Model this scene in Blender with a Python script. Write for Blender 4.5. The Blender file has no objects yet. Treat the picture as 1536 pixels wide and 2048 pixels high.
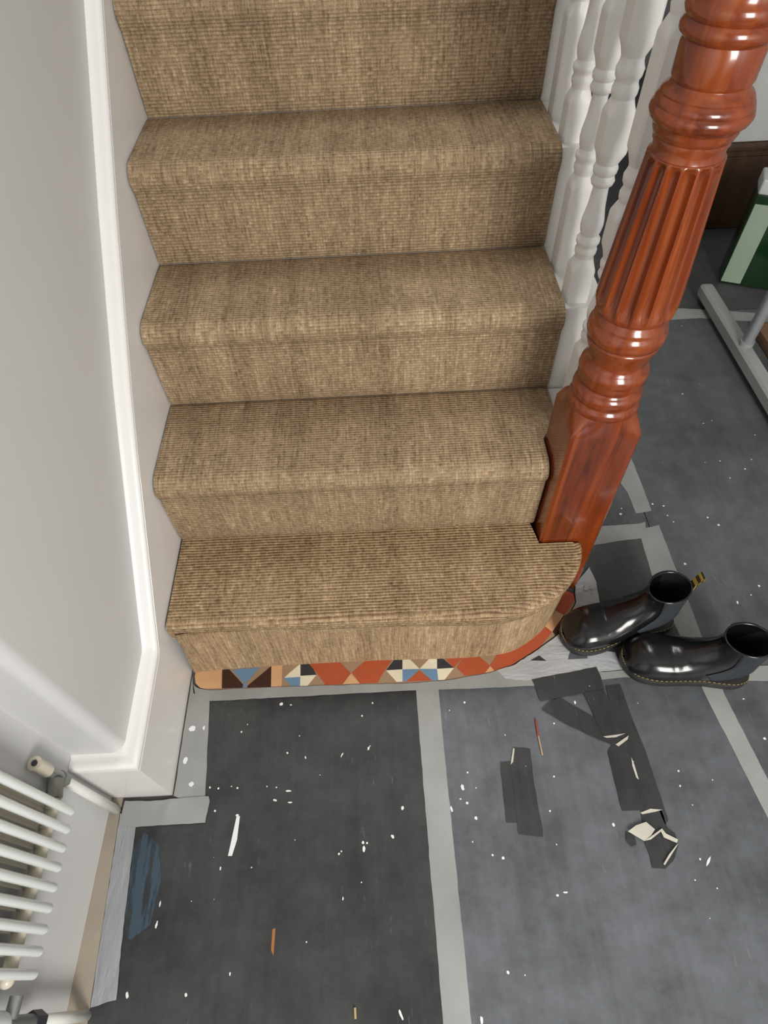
import bpy, bmesh, math, random
from mathutils import Vector, Matrix
random.seed(4)
sc = bpy.context.scene
COL = sc.collection
# ------------------------------------------------------------------ camera, world, lights, exposure
cam_d = bpy.data.cameras.new('camera'); cam = bpy.data.objects.new('camera', cam_d); COL.objects.link(cam)
cam_d.sensor_fit = 'VERTICAL'; cam_d.sensor_height = 36.0; cam_d.lens = 36.0*1232.05/2048.0
cam_d.clip_start = 0.02
cam.matrix_world = Matrix(((0.99884218, 0.0480925, 0.00119172, 0.43364),
                           (-0.03769088, 0.79772254, -0.60184561, -0.75456),
                           (-0.02989492, 0.60110386, 0.79861157, 1.25790),
                           (0, 0, 0, 1)))
sc.camera = cam
vs = sc.view_settings
sc.display_settings.display_device = 'sRGB'
vs.view_transform = 'Standard'; vs.look = 'None'; vs.gamma = 1.0; vs.use_curve_mapping = False
vs.exposure = 0.37
world = bpy.data.worlds.new('daylight'); sc.world = world; world.use_nodes = True
bg = world.node_tree.nodes['Background']; bg.inputs[0].default_value = (0.86, 0.93, 1.0, 1); bg.inputs[1].default_value = 0.6
def area(name, loc, target, sx, sy, power, col):
    l = bpy.data.lights.new(name, 'AREA'); l.shape = 'RECTANGLE'; l.size = sx; l.size_y = sy; l.energy = power; l.color = col
    o = bpy.data.objects.new(name, l); COL.objects.link(o); o.location = loc
    d = Vector(target)-Vector(loc); o.rotation_euler = d.to_track_quat('-Z', 'Y').to_euler()
    return o
area('front_door_daylight', (1.25, -2.35, 1.55), (0.78, 0.1, 0.25), 0.75, 1.3, 54, (1.0, 0.97, 0.93))
area('added_stairwell_fill', (0.35, 1.9, 4.6), (0.55, -0.1, 0.0), 1.0, 1.2, 40, (1.0, 0.98, 0.95))  # added soft fill from above the stairs, no visible source

# ------------------------------------------------------------------ helpers
def obj(name, bm, mats, parent=None, smooth=False, kind=None):
    me = bpy.data.meshes.new(name); bmesh.ops.recalc_face_normals(bm, faces=bm.faces)
    bm.to_mesh(me); bm.free()
    for m in (mats if isinstance(mats, (list, tuple)) else [mats]): me.materials.append(m)
    o = bpy.data.objects.new(name, me); COL.objects.link(o)
    if parent: o.parent = parent
    if smooth:
        for p in me.polygons: p.use_smooth = True
        if smooth is not True:
            me.set_sharp_from_angle(angle=math.radians(smooth))
    if kind: o['kind'] = kind
    return o
def tag(o, label, cat, group=None, kind=None):
    o['label'] = label; o['category'] = cat
    if group: o['group'] = group
    if kind: o['kind'] = kind
    return o
def thing(name, loc, label, cat, group=None, rz=0.0):
    o = bpy.data.objects.new(name, None); COL.objects.link(o); o.location = loc; o.rotation_euler = (0, 0, rz)
    o.empty_display_size = 0.05
    return tag(o, label, cat, group)
def BM(): return bmesh.new()
def box(bm, x0, x1, y0, y1, z0, z1, bev=0.0, mi=0):
    r = bmesh.ops.create_cube(bm, size=1.0); V = r['verts']
    for v in V: v.co = Vector(((x0+x1)/2+v.co.x*(x1-x0), (y0+y1)/2+v.co.y*(y1-y0), (z0+z1)/2+v.co.z*(z1-z0)))
    fs = list({f for v in V for f in v.link_faces})
    for f in fs: f.material_index = mi
    if bev > 0:
        es = list({e for v in V for e in v.link_edges})
        bmesh.ops.bevel(bm, geom=es, offset=bev, segments=3, profile=0.5, affect='EDGES', clamp_overlap=True)
def loft(bm, rings, closed=True, cap0=False, cap1=False, mi=0):
    R = [[bm.verts.new(p) for p in r] for r in rings]
    n = len(R[0])
    for a, b in zip(R, R[1:]):
        for i in range(n if closed else n-1):
            j = (i+1) % n
            f = bm.faces.new((a[i], a[j], b[j], b[i])); f.material_index = mi
    if cap0: bm.faces.new(list(reversed(R[0]))).material_index = mi
    if cap1: bm.faces.new(R[-1]).material_index = mi
    return R
def lathe(bm, prof, cx=0, cy=0, n=48, rf=None, cap=True, mi=0):
    rings = []
    for z, r in prof:
        rings.append([(cx+(r if rf is None else rf(z, r, 2*math.pi*i/n))*math.cos(2*math.pi*i/n),
                       cy+(r if rf is None else rf(z, r, 2*math.pi*i/n))*math.sin(2*math.pi*i/n), z) for i in range(n)])
    return loft(bm, rings, True, cap, cap, mi)
def tube(bm, pts, r, n=16, mi=0, round_ends=False):
    pts = [Vector(p) for p in pts]; rings = []
    up = Vector((0.123, 0.2, 1)).normalized()
    segs = []
    for i, p in enumerate(pts):
        t = ((pts[min(i+1, len(pts)-1)]-pts[max(i-1, 0)])).normalized()
        segs.append((p, t, r))
    if round_ends:
        p, t, _ = segs[0]; pre = [(p-t*r*math.sin(a)*0.9+t*0, t, max(r*math.cos(a), r*0.03)) for a in (1.5, 1.1, 0.7, 0.35)]
        p, t, _ = segs[-1]; post = [(p+t*r*math.sin(a)*0.9, t, max(r*math.cos(a), r*0.03)) for a in (0.35, 0.7, 1.1, 1.5)]
        segs = pre+segs+post
    for p, t, rr in segs:
        a = t.cross(up); a = a.normalized() if a.length > 1e-4 else Vector((1, 0, 0)); b = t.cross(a)
        rings.append([p+a*rr*math.cos(2*math.pi*k/n)+b*rr*math.sin(2*math.pi*k/n) for k in range(n)])
    loft(bm, rings, True, True, True, mi)
def slab(bm, pts, z0, z1, mi=0):
    """flat polygon (any outline, anticlockwise or not) with thickness"""
    vt = [bm.verts.new((p[0], p[1], z1)) for p in pts]; vb = [bm.verts.new((p[0], p[1], z0)) for p in pts]
    f = bm.faces.new(vt); f.material_index = mi
    g = bm.faces.new(list(reversed(vb))); g.material_index = mi
    n = len(pts)
    for i in range(n):
        j = (i+1) % n
        h = bm.faces.new((vt[j], vt[i], vb[i], vb[j])); h.material_index = mi
def catmull(P, n):
    out = []
    P = [Vector(p) for p in P]; m = len(P)
    for i in range(m-1):
        p0, p1, p2, p3 = P[max(i-1, 0)], P[i], P[i+1], P[min(i+2, m-1)]
        for k in range(n):
            t = k/n
            out.append(0.5*((2*p1)+(p2-p0)*t+(2*p0-5*p1+4*p2-p3)*t*t+(3*p1-p0-3*p2+p3)*t**3))
    out.append(P[-1]); return out

# ------------------------------------------------------------------ materials
def mat(name, col, rough=0.5, spec=0.5, coat=0.0, metal=0.0):
    m = bpy.data.materials.new(name); m.use_nodes = True
    b = m.node_tree.nodes['Principled BSDF']
    b.inputs['Base Color'].default_value = (*col, 1); b.inputs['Roughness'].default_value = rough
    b.inputs['Specular IOR Level'].default_value = spec; b.inputs['Coat Weight'].default_value = coat
    b.inputs['Coat Roughness'].default_value = 0.08; b.inputs['Metallic'].default_value = metal
    m.diffuse_color = (*col, 1)
    return m
class NT:
    def __init__(s, m): s.t = m.node_tree; s.b = s.t.nodes['Principled BSDF']
    def n(s, typ, **kw):
        x = s.t.nodes.new(typ)
        for k, v in kw.items():
            if k.startswith('i_'): x.inputs[k[2:].replace('_', ' ')].default_value = v
            else: setattr(x, k, v)
        return x
    def l(s, a, b): s.t.links.new(a, b)
    def coords(s, scale=(1, 1, 1), out='Object', loc=(0, 0, 0)):
        tc = s.n('ShaderNodeTexCoord'); mp = s.n('ShaderNodeMapping'); mp.inputs['Scale'].default_value = scale; mp.inputs['Location'].default_value = loc
        s.l(tc.outputs[out], mp.inputs['Vector']); return mp.outputs['Vector']
    def noise(s, vec, scale, detail=3, rough=0.55, dist=0.0):
        x = s.n('ShaderNodeTexNoise'); x.inputs['Scale'].default_value = scale; x.inputs['Detail'].default_value = detail
        x.inputs['Roughness'].default_value = rough; x.inputs['Distortion'].default_value = dist; s.l(vec, x.inputs['Vector']); return x.outputs['Fac']
    def ramp(s, fac, stops, interp='LINEAR'):
        x = s.n('ShaderNodeValToRGB'); x.color_ramp.interpolation = interp; e = x.color_ramp.elements
        while len(e) < len(stops): e.new(0.5)
        for el, (p, c) in zip(e, stops): el.position = p; el.color = (*c, 1) if len(c) == 3 else c
        s.l(fac, x.inputs['Fac']); return x.outputs['Color']
    def mix(s, fac, a, b, mode='MIX'):
        x = s.n('ShaderNodeMix', data_type='RGBA', blend_type=mode)
        if isinstance(fac, float): x.inputs[0].default_value = fac
        else: s.l(fac, x.inputs[0])
        for v, k in ((a, 6), (b, 7)):
            if isinstance(v, tuple): x.inputs[k].default_value = (*v, 1)
            else: s.l(v, x.inputs[k])
        return x.outputs[2]
    def math(s, op, a, b=0.0, c=None):
        x = s.n('ShaderNodeMath', operation=op)
        for i, v in enumerate((a, b) if c is None else (a, b, c)):
            if isinstance(v, (int, float)): x.inputs[i].default_value = v
            else: s.l(v, x.inputs[i])
        return x.outputs[0]
    def bump(s, h, strength=0.3, dist=0.002):
        x = s.n('ShaderNodeBump'); x.inputs['Strength'].default_value = strength; x.inputs['Distance'].default_value = dist
        s.l(h, x.inputs['Height']); s.l(x.outputs['Normal'], s.b.inputs['Normal']); return x

def paint(name, col, rough=0.4, bump=0.12, coat=0.0, sc_=30, dirt=0.06):
    m = mat(name, col, rough, 0.5, coat); t = NT(m); v = t.coords()
    n = t.noise(v, 3.0, 4); d = tuple(c*(1-dirt) for c in col)
    t.l(t.ramp(n, [(0.3, d), (0.7, col)]), t.b.inputs['Base Color'])
    t.bump(t.noise(v, sc_, 3), bump, 0.002)
    return m
M_wall = paint('white_wall_paint', (0.56, 0.56, 0.555), 0.45, 0.10, 0.0, 40, 0.03)
M_wood_white = paint('white_gloss_paint', (0.74, 0.73, 0.71), 0.28, 0.06, 0.2, 25, 0.03)
M_baluster = paint('old_white_baluster_paint', (0.80, 0.785, 0.76), 0.38, 0.10, 0.1, 60, 0.08)
M_ceiling = paint('white_ceiling_paint', (0.8, 0.79, 0.77), 0.8)
M_radiator = paint('white_radiator_enamel', (0.72, 0.75, 0.73), 0.25, 0.03, 0.3, 40, 0.03)
M_cream = paint('aged_cream_paint', (0.62, 0.57, 0.46), 0.4, 0.1, 0.1, 60, 0.2)
M_pipe = paint('painted_pipe_white', (0.70, 0.70, 0.65), 0.35, 0.1, 0.1, 60, 0.15)
M_nut = mat('tarnished_metal', (0.26, 0.27, 0.26), 0.38, 0.5, 0, 0.6)
M_dark = mat('dark_plastic', (0.03, 0.03, 0.04), 0.4)
M_plaster_strip = paint('bare_wood_floor_edge', (0.44, 0.38, 0.30), 0.8, 0.3, 0, 60, 0.4)

def carpet(name, kx, rib=0.0066, rib_str=1.0, tint=(1, 1, 1), groove_shade_col=(0.40, 0.33, 0.28)):
    m = mat(name, (0.25, 0.18, 0.1), 0.95, 0.1); t = NT(m)
    uv = t.coords((1, 1, 1), 'UV')
    sep = t.n('ShaderNodeSeparateXYZ'); t.l(uv, sep.inputs[0])
    wob = t.noise(uv, 28, 2)
    vv = t.math('ADD', sep.outputs['Y'], t.math('MULTIPLY', wob, 0.0025))
    ph = t.math('MULTIPLY', vv, 2*math.pi/rib)
    ribh = t.math('MULTIPLY_ADD', t.math('SINE', ph), 0.5, 0.5)
    # dashes of pale and dark yarn lying along the ribs, one row per rib
    row = t.math('FLOOR', t.math('DIVIDE', vv, rib))
    cmb = t.n('ShaderNodeCombineXYZ'); t.l(t.math('MULTIPLY', sep.outputs['X'], 95.0), cmb.inputs[0]); t.l(t.math('MULTIPLY', row, 7.31), cmb.inputs[1])
    dash = t.noise(cmb.outputs[0], 1.0, 3, 0.7)
    fine = t.noise(uv, 420, 3, 0.7)
    c2 = t.n('ShaderNodeMapping'); c2.inputs['Scale'].default_value = (230, 13, 1); t.l(uv, c2.inputs['Vector'])
    streak = t.noise(c2.outputs[0], 1.0, 4, 0.6)
    c3 = t.n('ShaderNodeMapping'); c3.inputs['Scale'].default_value = (17, 1.1, 1); t.l(uv, c3.inputs['Vector'])
    band = t.noise(c3.outputs[0], 1.0, 3, 0.6)
    S = lambda c: tuple(a*b for a, b in zip(c, tint))
    mixv = t.math('ADD', t.math('MULTIPLY', dash, kx), t.math('ADD', t.math('MULTIPLY', fine, 0.32), t.math('ADD', t.math('MULTIPLY', streak, 0.62-kx), t.math('MULTIPLY', band, 0.20))))
    col = t.ramp(mixv, [(0.42, S((0.092, 0.060, 0.034))), (0.53, S((0.245, 0.174, 0.106))), (0.62, S((0.37, 0.272, 0.168))), (0.75, S((0.66, 0.53, 0.35)))])
    groove_shade = t.ramp(ribh, [(0.0, groove_shade_col), (0.45, (1, 1, 1))])  # shade between the ribs, put into the carpet colour
    fade = t.ramp(t.noise(uv, 9, 3, 0.6), [(0.35, (0.25*rib_str,)*3), (0.62, (0.9*rib_str,)*3)])
    col2 = t.mix(fade, col, groove_shade, 'MULTIPLY')
    t.l(col2, t.b.inputs['Base Color'])
    hh = t.math('ADD', t.math('MULTIPLY', ribh, rib_str), t.math('MULTIPLY', fine, 0.5))
    t.bump(hh, 0.75, 0.0016)
    return m
M_carpet = carpet('ribbed_sisal_carpet', 0.34, 0.0062, 0.7, (1, 1, 1), (0.5, 0.44, 0.40))
M_carpet_t = carpet('ribbed_sisal_carpet_bottom', 0.46, 0.0066, 1.0, (1.08, 1.05, 1.0), (0.36, 0.29, 0.23))
M_carpet_b = carpet('sisal_carpet_wrap', 0.22, 0.0066, 0.15, (1.12, 1.08, 1.02))

def wood(name, c0, c1, c2, rough=0.2, coat=0.8, stretch=(30, 30, 2.2)):
    m = mat(name, c1, rough, 0.5, coat); t = NT(m); v = t.coords(stretch)
    n = t.noise(v, 1.0, 6, 0.6, 1.2); n2 = t.noise(t.coords((6, 6, 3)), 1.0, 3)
    f = t.math('ADD', t.math('MULTIPLY', n, 0.65), t.math('MULTIPLY', n2, 0.35))
    t.l(t.ramp(f, [(0.32, c0), (0.5, c1), (0.68, c2)]), t.b.inputs['Base Color'])
    t.bump(n, 0.05, 0.001)
    return m
M_mahogany = wood('varnished_mahogany', (0.06, 0.010, 0.0025), (0.19, 0.034, 0.0065), (0.28, 0.066, 0.011), 0.22, 0.45)
M_darkwood = wood('dark_brown_wood', (0.025, 0.012, 0.005), (0.06, 0.028, 0.010), (0.09, 0.045, 0.018), 0.5, 0.1)

def sheet_mat(name, dark, lite, rough, seed, streak=0.5):
    m = mat(name, dark, rough, 0.45); t = NT(m); v = t.coords((1, 1, 1), 'Object', (seed, seed*0.7, 0))
    a = t.noise(v, 3.2, 5, 0.6); c = t.n('ShaderNodeMapping'); c.inputs['Scale'].default_value = (60, 3.0, 1); t.l(v, c.inputs['Vector'])
    b = t.noise(c.outputs[0], 1.0, 3, 0.6); d = t.noise(v, 16, 5, 0.7)
    f = t.math('ADD', t.math('MULTIPLY', a, 0.5), t.math('ADD', t.math('MULTIPLY', b, 0.25*streak), t.math('MULTIPLY', d, 0.38)))
    col = t.ramp(f, [(0.40, dark), (0.62, lite)])
    # scuffs: short pale scratches and dust
    e = t.n('ShaderNodeMapping'); e.inputs['Scale'].default_value = (140, 22, 1); t.l(v, e.inputs['Vector'])
    s = t.noise(e.outputs[0], 1.0, 2, 0.5); patch = t.noise(v, 6, 2)
    sm = t.math('MULTIPLY', t.ramp(s, [(0.66, (0, 0, 0)), (0.76, (1, 1, 1))]), t.ramp(patch, [(0.5, (0, 0, 0)), (0.65, (1, 1, 1))]))
    col = t.mix(t.math('MULTIPLY', sm, 0.35), col, (0.35, 0.36, 0.37))
    # tiny paint specks
    vo = t.n('ShaderNodeTexVoronoi'); vo.inputs['Scale'].default_value = 46; vo.inputs['Randomness'].default_value = 1.0; t.l(v, vo.inputs['Vector'])
    sp = t.n('ShaderNodeSeparateColor'); t.l(vo.outputs['Color'], sp.inputs[0])
    dot = t.math('LESS_THAN', vo.outputs['Distance'], t.math('MULTIPLY', sp.outputs[0], 0.075)); pick = t.math('GREATER_THAN', sp.outputs[1], 0.9)
    col = t.mix(t.math('MULTIPLY', t.math('MULTIPLY', dot, pick), 0.8), col, (0.72, 0.74, 0.74))
    t.l(col, t.b.inputs['Base Color'])
    t.l(t.ramp(a, [(0.3, (rough-0.08,)*3), (0.7, (rough+0.12,)*3)]), t.b.inputs['Roughness'])
    t.bump(t.math('ADD', d, t.math('MULTIPLY', b, 0.5)), 0.08, 0.002)
    return m
M_sheetA = sheet_mat('black_floor_sheet', (0.014, 0.0148, 0.0155), (0.046, 0.048, 0.048), 0.50, 1.0)
M_sheetB = sheet_mat('grey_floor_sheet', (0.060, 0.066, 0.073), (0.128, 0.138, 0.153), 0.42, 5.0)
M_sheetC = sheet_mat('scuffed_grey_floor_sheet', (0.060, 0.065, 0.068), (0.115, 0.125, 0.13), 0.45, 9.0)
M_sheetD = sheet_mat('charcoal_floor_sheet', (0.040, 0.042, 0.044), (0.085, 0.088, 0.088), 0.48, 13.0)
M_splat = mat('white_paint_splash', (0.72, 0.74, 0.73), 0.5)
M_blue = mat('blue_paint_smear', (0.045, 0.072, 0.10), 0.4)
_t = NT(M_blue); _t.l(_t.ramp(_t.noise(_t.coords((70, 7, 1)), 1.0, 4, 0.6), [(0.40, (0, 0, 0)), (0.50, (0.9, 0.9, 0.9))]), _t.b.inputs['Alpha'])
M_orange = mat('orange_scuff', (0.30, 0.12, 0.03), 0.6)
def tape_mat(name, col, rough, spec=0.5, wr=0.5, scale=26, st=(1, 1, 1)):
    m = mat(name, col, rough, spec); t = NT(m); v = t.coords(); n = t.noise(t.coords(st), scale, 4, 0.55, 0.6); n2 = t.noise(v, 7, 4)
    t.l(t.ramp(n2, [(0.3, tuple(c*0.82 for c in col)), (0.7, tuple(c*1.1 for c in col))]), t.b.inputs['Base Color'])
    t.bump(n, wr, 0.003 if wr < 0.8 else 0.006); return m
M_tape = tape_mat('grey_cloth_tape', (0.29, 0.295, 0.285), 0.5, 0.4, 0.18)
M_tape_pale = tape_mat('wrinkled_clear_tape', (0.42, 0.425, 0.435), 0.25, 0.7, 0.85, 14, (0.8, 2.2, 1))
M_tape_shiny = tape_mat('wrinkled_silver_tape', (0.30, 0.31, 0.325), 0.28, 0.6, 0.85, 12, (4.0, 0.7, 1))
M_tape_black = sheet_mat('black_tape', (0.006, 0.0063, 0.0066), (0.032, 0.033, 0.033), 0.45, 21.0, 1.2)
M_tape_back = tape_mat('torn_tape_backing', (0.56, 0.53, 0.45), 0.7, 0.3, 0.3)
M_ground = mat('old_floor_under_sheets', (0.08, 0.075, 0.07), 0.8)
TILE = {k: tape_mat('tile_'+k, c, 0.32, 0.5, 0.06, 60) for k, c in dict(red=(0.42, 0.085, 0.034), tan=(0.33, 0.22, 0.14), peach=(0.64, 0.37, 0.19), brown=(0.045, 0.017, 0.011),
        blue=(0.14, 0.25, 0.39), cream=(0.74, 0.68, 0.52), black=(0.032, 0.034, 0.04)).items()}
M_leather = mat('polished_black_leather', (0.006, 0.0055, 0.006), 0.2, 0.5, 0.25)
NT(M_leather).bump(NT(M_leather).noise(NT(M_leather).coords(), 45, 3), 0.06, 0.003)
M_sole = mat('black_rubber_sole', (0.018, 0.017, 0.016), 0.5)
M_elastic = mat('charcoal_elastic', (0.030, 0.035, 0.042), 0.75, 0.3)
_t = NT(M_elastic); _s = _t.n('ShaderNodeTexWave'); _s.inputs['Scale'].default_value = 160; _s.bands_direction = 'X'; _t.l(_t.coords(), _s.inputs['Vector']); _t.bump(_s.outputs['Fac'], 0.3, 0.001)
M_lining = mat('black_boot_lining', (0.010, 0.010, 0.012), 0.9, 0.1)
M_stitch = mat('yellow_welt_thread', (0.36, 0.28, 0.07), 0.6)
M_tab = mat('brown_and_gold_webbing', (0.16, 0.10, 0.015), 0.7)
_t = NT(M_tab); _w = _t.n('ShaderNodeTexWave'); _w.inputs['Scale'].default_value = 60; _t.l(_t.coords(), _w.inputs['Vector']); _t.l(_t.ramp(_w.outputs['Fac'], [(0.35, (0.03, 0.02, 0.008)), (0.6, (0.30, 0.20, 0.03))]), _t.b.inputs['Base Color'])
M_rack = paint('chipped_white_rack_paint', (0.38, 0.39, 0.375), 0.45, 0.5, 0, 90, 0.3)
M_chrome = mat('satin_aluminium', (0.58, 0.60, 0.63), 0.35, 0.5, 0, 0.15)
M_green = mat('green_printed_card', (0.004, 0.030, 0.008), 0.25, 0.5, 0.3)
M_sage = paint('pale_sage_label', (0.33, 0.41, 0.31), 0.5, 0.05, 0, 30, 0.1)
M_offwhite = paint('off_white_card', (0.60, 0.61, 0.59), 0.6, 0.1, 0, 20, 0.1)
M_yellow = mat('yellow_plastic', (0.75, 0.52, 0.02), 0.4)
M_card = paint('brown_cardboard', (0.20, 0.115, 0.06), 0.8, 0.1, 0, 40, 0.15)
M_stick = mat('red_painted_stick', (0.28, 0.05, 0.03), 0.5)
M_tan = mat('tan_stick_wood', (0.45, 0.30, 0.16), 0.6)

# ------------------------------------------------------------------ stair and hall dimensions (metres)
W = 0.78                       # carpet width
G, H, H1 = 0.2083, 0.18985, 0.1946
def tz(k): return H1+H*(k-1)   # tread height, k = 1..
WALLX = -0.025; RADX = -0.115

# ------------------------------------------------------------------ room shell
def wall_mesh(name, *boxes, m=M_wall, bev=0.0):
    b = BM()
    for bx in boxes: box(b, *bx, bev=bev)
    return obj(name, b, m, kind='structure', smooth=40 if bev else False)
b = BM(); box(b, -0.3, 2.1, -3.0, 5.0, -0.06, -0.0035); 
# encaustic tile border showing in front of the step: pieces clipped to the visible opening
outline = [(0.009,-0.225),(0.013,-0.240),(0.024,-0.2505),(0.045,-0.256),(0.10,-0.2565),(0.20,-0.257),(0.40,-0.2605),(0.475,-0.262),(0.555,-0.259),(0.641,-0.247),(0.6899, -0.2326),(0.7498, -0.1989),(0.7974, -0.1683),(0.8125, -0.1546),(0.8567, -0.0907),(0.8582, -0.0687),(0.836,-0.055),(0.010,-0.055)]
def clip(poly, hull):
    out = poly
    n = len(hull)
    for i in range(n):
        a, c = hull[i], hull[(i+1) % n]
        ex, ey = c[0]-a[0], c[1]-a[1]
        inp = out; out = []
        if not inp: return []
        for j in range(len(inp)):
            p, q_ = inp[j-1], inp[j]
            sp = ex*(p[1]-a[1])-ey*(p[0]-a[0]); sq = ex*(q_[1]-a[1])-ey*(q_[0]-a[0])
            if sp >= 0: 
                if sq >= 0: out.append(q_)
                else: t_ = sp/(sp-sq); out.append((p[0]+(q_[0]-p[0])*t_, p[1]+(q_[1]-p[1])*t_))
            elif sq >= 0:
                t_ = sp/(sp-sq); out.append((p[0]+(q_[0]-p[0])*t_, p[1]+(q_[1]-p[1])*t_)); out.append(q_)
    return out
TK = list(TILE)
pieces = []
def pc(c, *pts): pieces.append((c, list(pts)))
pc('peach', (0.0008, -0.2036), (0.0653, -0.2068), (0.0700, -0.2550), (0.0087, -0.2564))
pc('brown', (0.0657, -0.2011), (0.0809, -0.2110), (0.1161, -0.2485), (0.1172, -0.2595), (0.0714, -0.2573))
pc('blue', (0.0888, -0.2137), (0.1481, -0.2110), (0.1210, -0.2444), (0.1156, -0.2441))
pc('blue', (0.1156, -0.2441), (0.1210, -0.2444), (0.1267, -0.2600), (0.1150, -0.2594))
pc('brown', (0.1728, -0.2088), (0.1756, -0.2624), (0.1246, -0.2599), (0.1248, -0.2512))
pc('peach', (0.1726, -0.2065), (0.1964, -0.2054), (0.1979, -0.2635), (0.1756, -0.2624))
pc('cream', (0.2356, -0.2074), (0.2369, -0.2380), (0.2006, -0.2384), (0.2138, -0.2256))
pc('black', (0.2354, -0.2040), (0.2561, -0.2050), (0.2710, -0.2341), (0.2368, -0.2346))
pc('blue', (0.2005, -0.2373), (0.2369, -0.2368), (0.2371, -0.2654), (0.2209, -0.2592))
pc('cream', (0.2368, -0.2346), (0.2710, -0.2341), (0.2496, -0.2617), (0.2370, -0.2633))
pc('red', (0.2472, -0.1988), (0.3169, -0.2023), (0.3449, -0.2344), (0.3279, -0.2656), (0.2951, -0.2639), (0.2787, -0.2400))
pc('peach', (0.3449, -0.2344), (0.3701, -0.2655), (0.3215, -0.2652))
pc('red', (0.3471, -0.2323), (0.3810, -0.2033), (0.4409, -0.1994), (0.4157, -0.2335), (0.3976, -0.2646), (0.3660, -0.2609))
pc('black', (0.4405, -0.2063), (0.4568, -0.2071), (0.4554, -0.2310), (0.4200, -0.2314))
pc('cream', (0.4200, -0.2314), (0.4554, -0.2310), (0.4535, -0.2652), (0.4432, -0.2603))
pc('cream', (0.4569, -0.2037), (0.4689, -0.2043), (0.4918, -0.2317), (0.4554, -0.2310))
pc('blue', (0.4554, -0.2310), (0.4918, -0.2317), (0.4611, -0.2623), (0.4536, -0.2641))
pc('cream', (0.4918, -0.2317), (0.5210, -0.2035), (0.5318, -0.2040), (0.5292, -0.2335))
pc('blue', (0.4918, -0.2317), (0.5292, -0.2335), (0.5296, -0.2646), (0.5182, -0.2619))
pc('red', (0.4916, -0.2350), (0.5212, -0.2642), (0.4547, -0.2631))
pc('black', (0.5315, -0.2075), (0.5402, -0.2068), (0.5656, -0.2331), (0.5292, -0.2335))
pc('cream', (0.5292, -0.2335), (0.5656, -0.2331), (0.5392, -0.2629), (0.5296, -0.2646))
pc('red', (0.5437, -0.2046), (0.5901, -0.2070), (0.5656, -0.2331))
pc('red', (0.5901, -0.2070), (0.6194, -0.2062), (0.6428, -0.2325), (0.6343, -0.2478), (0.5870, -0.2521), (0.5710, -0.2334))
pc('peach', (0.6427, -0.2336), (0.6518, -0.2442), (0.6301, -0.2476))
pc('red', (0.6430, -0.2314), (0.6696, -0.1972), (0.7406, -0.1653), (0.7543, -0.1980), (0.7195, -0.2228), (0.6515, -0.2464))
pc('red', (0.7335, -0.1745), (0.7716, -0.1303), (0.7915, -0.1595), (0.7543, -0.1980))
pc('peach', (0.7682, -0.1363), (0.8003, -0.0876), (0.8250, -0.1220), (0.7902, -0.1607))
pc('red', (0.7978, -0.1003), (0.8569, -0.0381), (0.8610, -0.0819), (0.8250, -0.1220))
pc('brown', (0.7915, -0.1595), (0.8252, -0.1207), (0.8304, -0.1334), (0.7962, -0.1742))

mats = [M_ground]+[TILE[k] for k in TK]
slab(b, outline, -0.0036, 0.0006, 1+TK.index('tan'))
pz_ = 0.00075
for c, poly in pieces:
    ar = sum(poly[i-1][0]*poly[i][1]-poly[i][0]*poly[i-1][1] for i in range(len(poly)))
    if ar < 0: poly = poly[::-1]
    cl = clip(poly, outline)
    if len(cl) >= 3:
        pz_ += 0.00001; vs_ = [b.verts.new((p[0], p[1], pz_)) for p in cl]
        f = b.faces.new(vs_); f.material_index = 1+TK.index(c)
floor = obj('floor', b, mats, kind='structure')

b = BM(); slab(b, [(-0.115, -0.461), (-0.0945, -0.461), (-0.0935, -0.50), (-0.078, -0.79), (-0.068, -1.3), (-0.115, -1.3)], -0.004, 0.0012)
obj('trim_1', b, M_plaster_strip, kind='structure', smooth=40)
# stair wall with bullnosed external corner, return to the radiator wall
b = BM()
rr = 0.02; pts = [(RADX-0.02, -0.437)]
for k in range(9):
    a = -math.pi/2+k*math.pi/16; pts.append((WALLX-rr+rr*math.cos(a), -0.437+rr+rr*math.sin(a)))
pts += [(WALLX, 5.0), (RADX-0.2, 5.0), (RADX-0.2, -0.437)]
slab(b, pts, -0.004, 4.6); obj('wall_left', b, M_wall, kind='structure', smooth=30)
wall_mesh('wall_radiator', (RADX-0.15, RADX, -3.0, -0.437, -0.004, 2.75))
wall_mesh('wall_right', (1.95, 2.1, -3.0, 5.0, -0.004, 2.75))
wall_mesh('wall_back', (-0.3, 2.1, 5.0, 5.15, -0.004, 4.6))
wall_mesh('wall_front', (-0.3, 0.45, -3.15, -3.0, -0.004, 2.75), (1.45, 2.1, -3.15, -3.0, -0.004, 2.75), (0.45, 1.45, -3.15, -3.0, 2.55, 2.75))
wall_mesh('ceiling', (-0.3, 2.1, -3.15, 0.1, 2.75, 2.9), (0.95, 2.1, 0.1, 5.0, 2.75, 2.9), m=M_ceiling)

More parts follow.
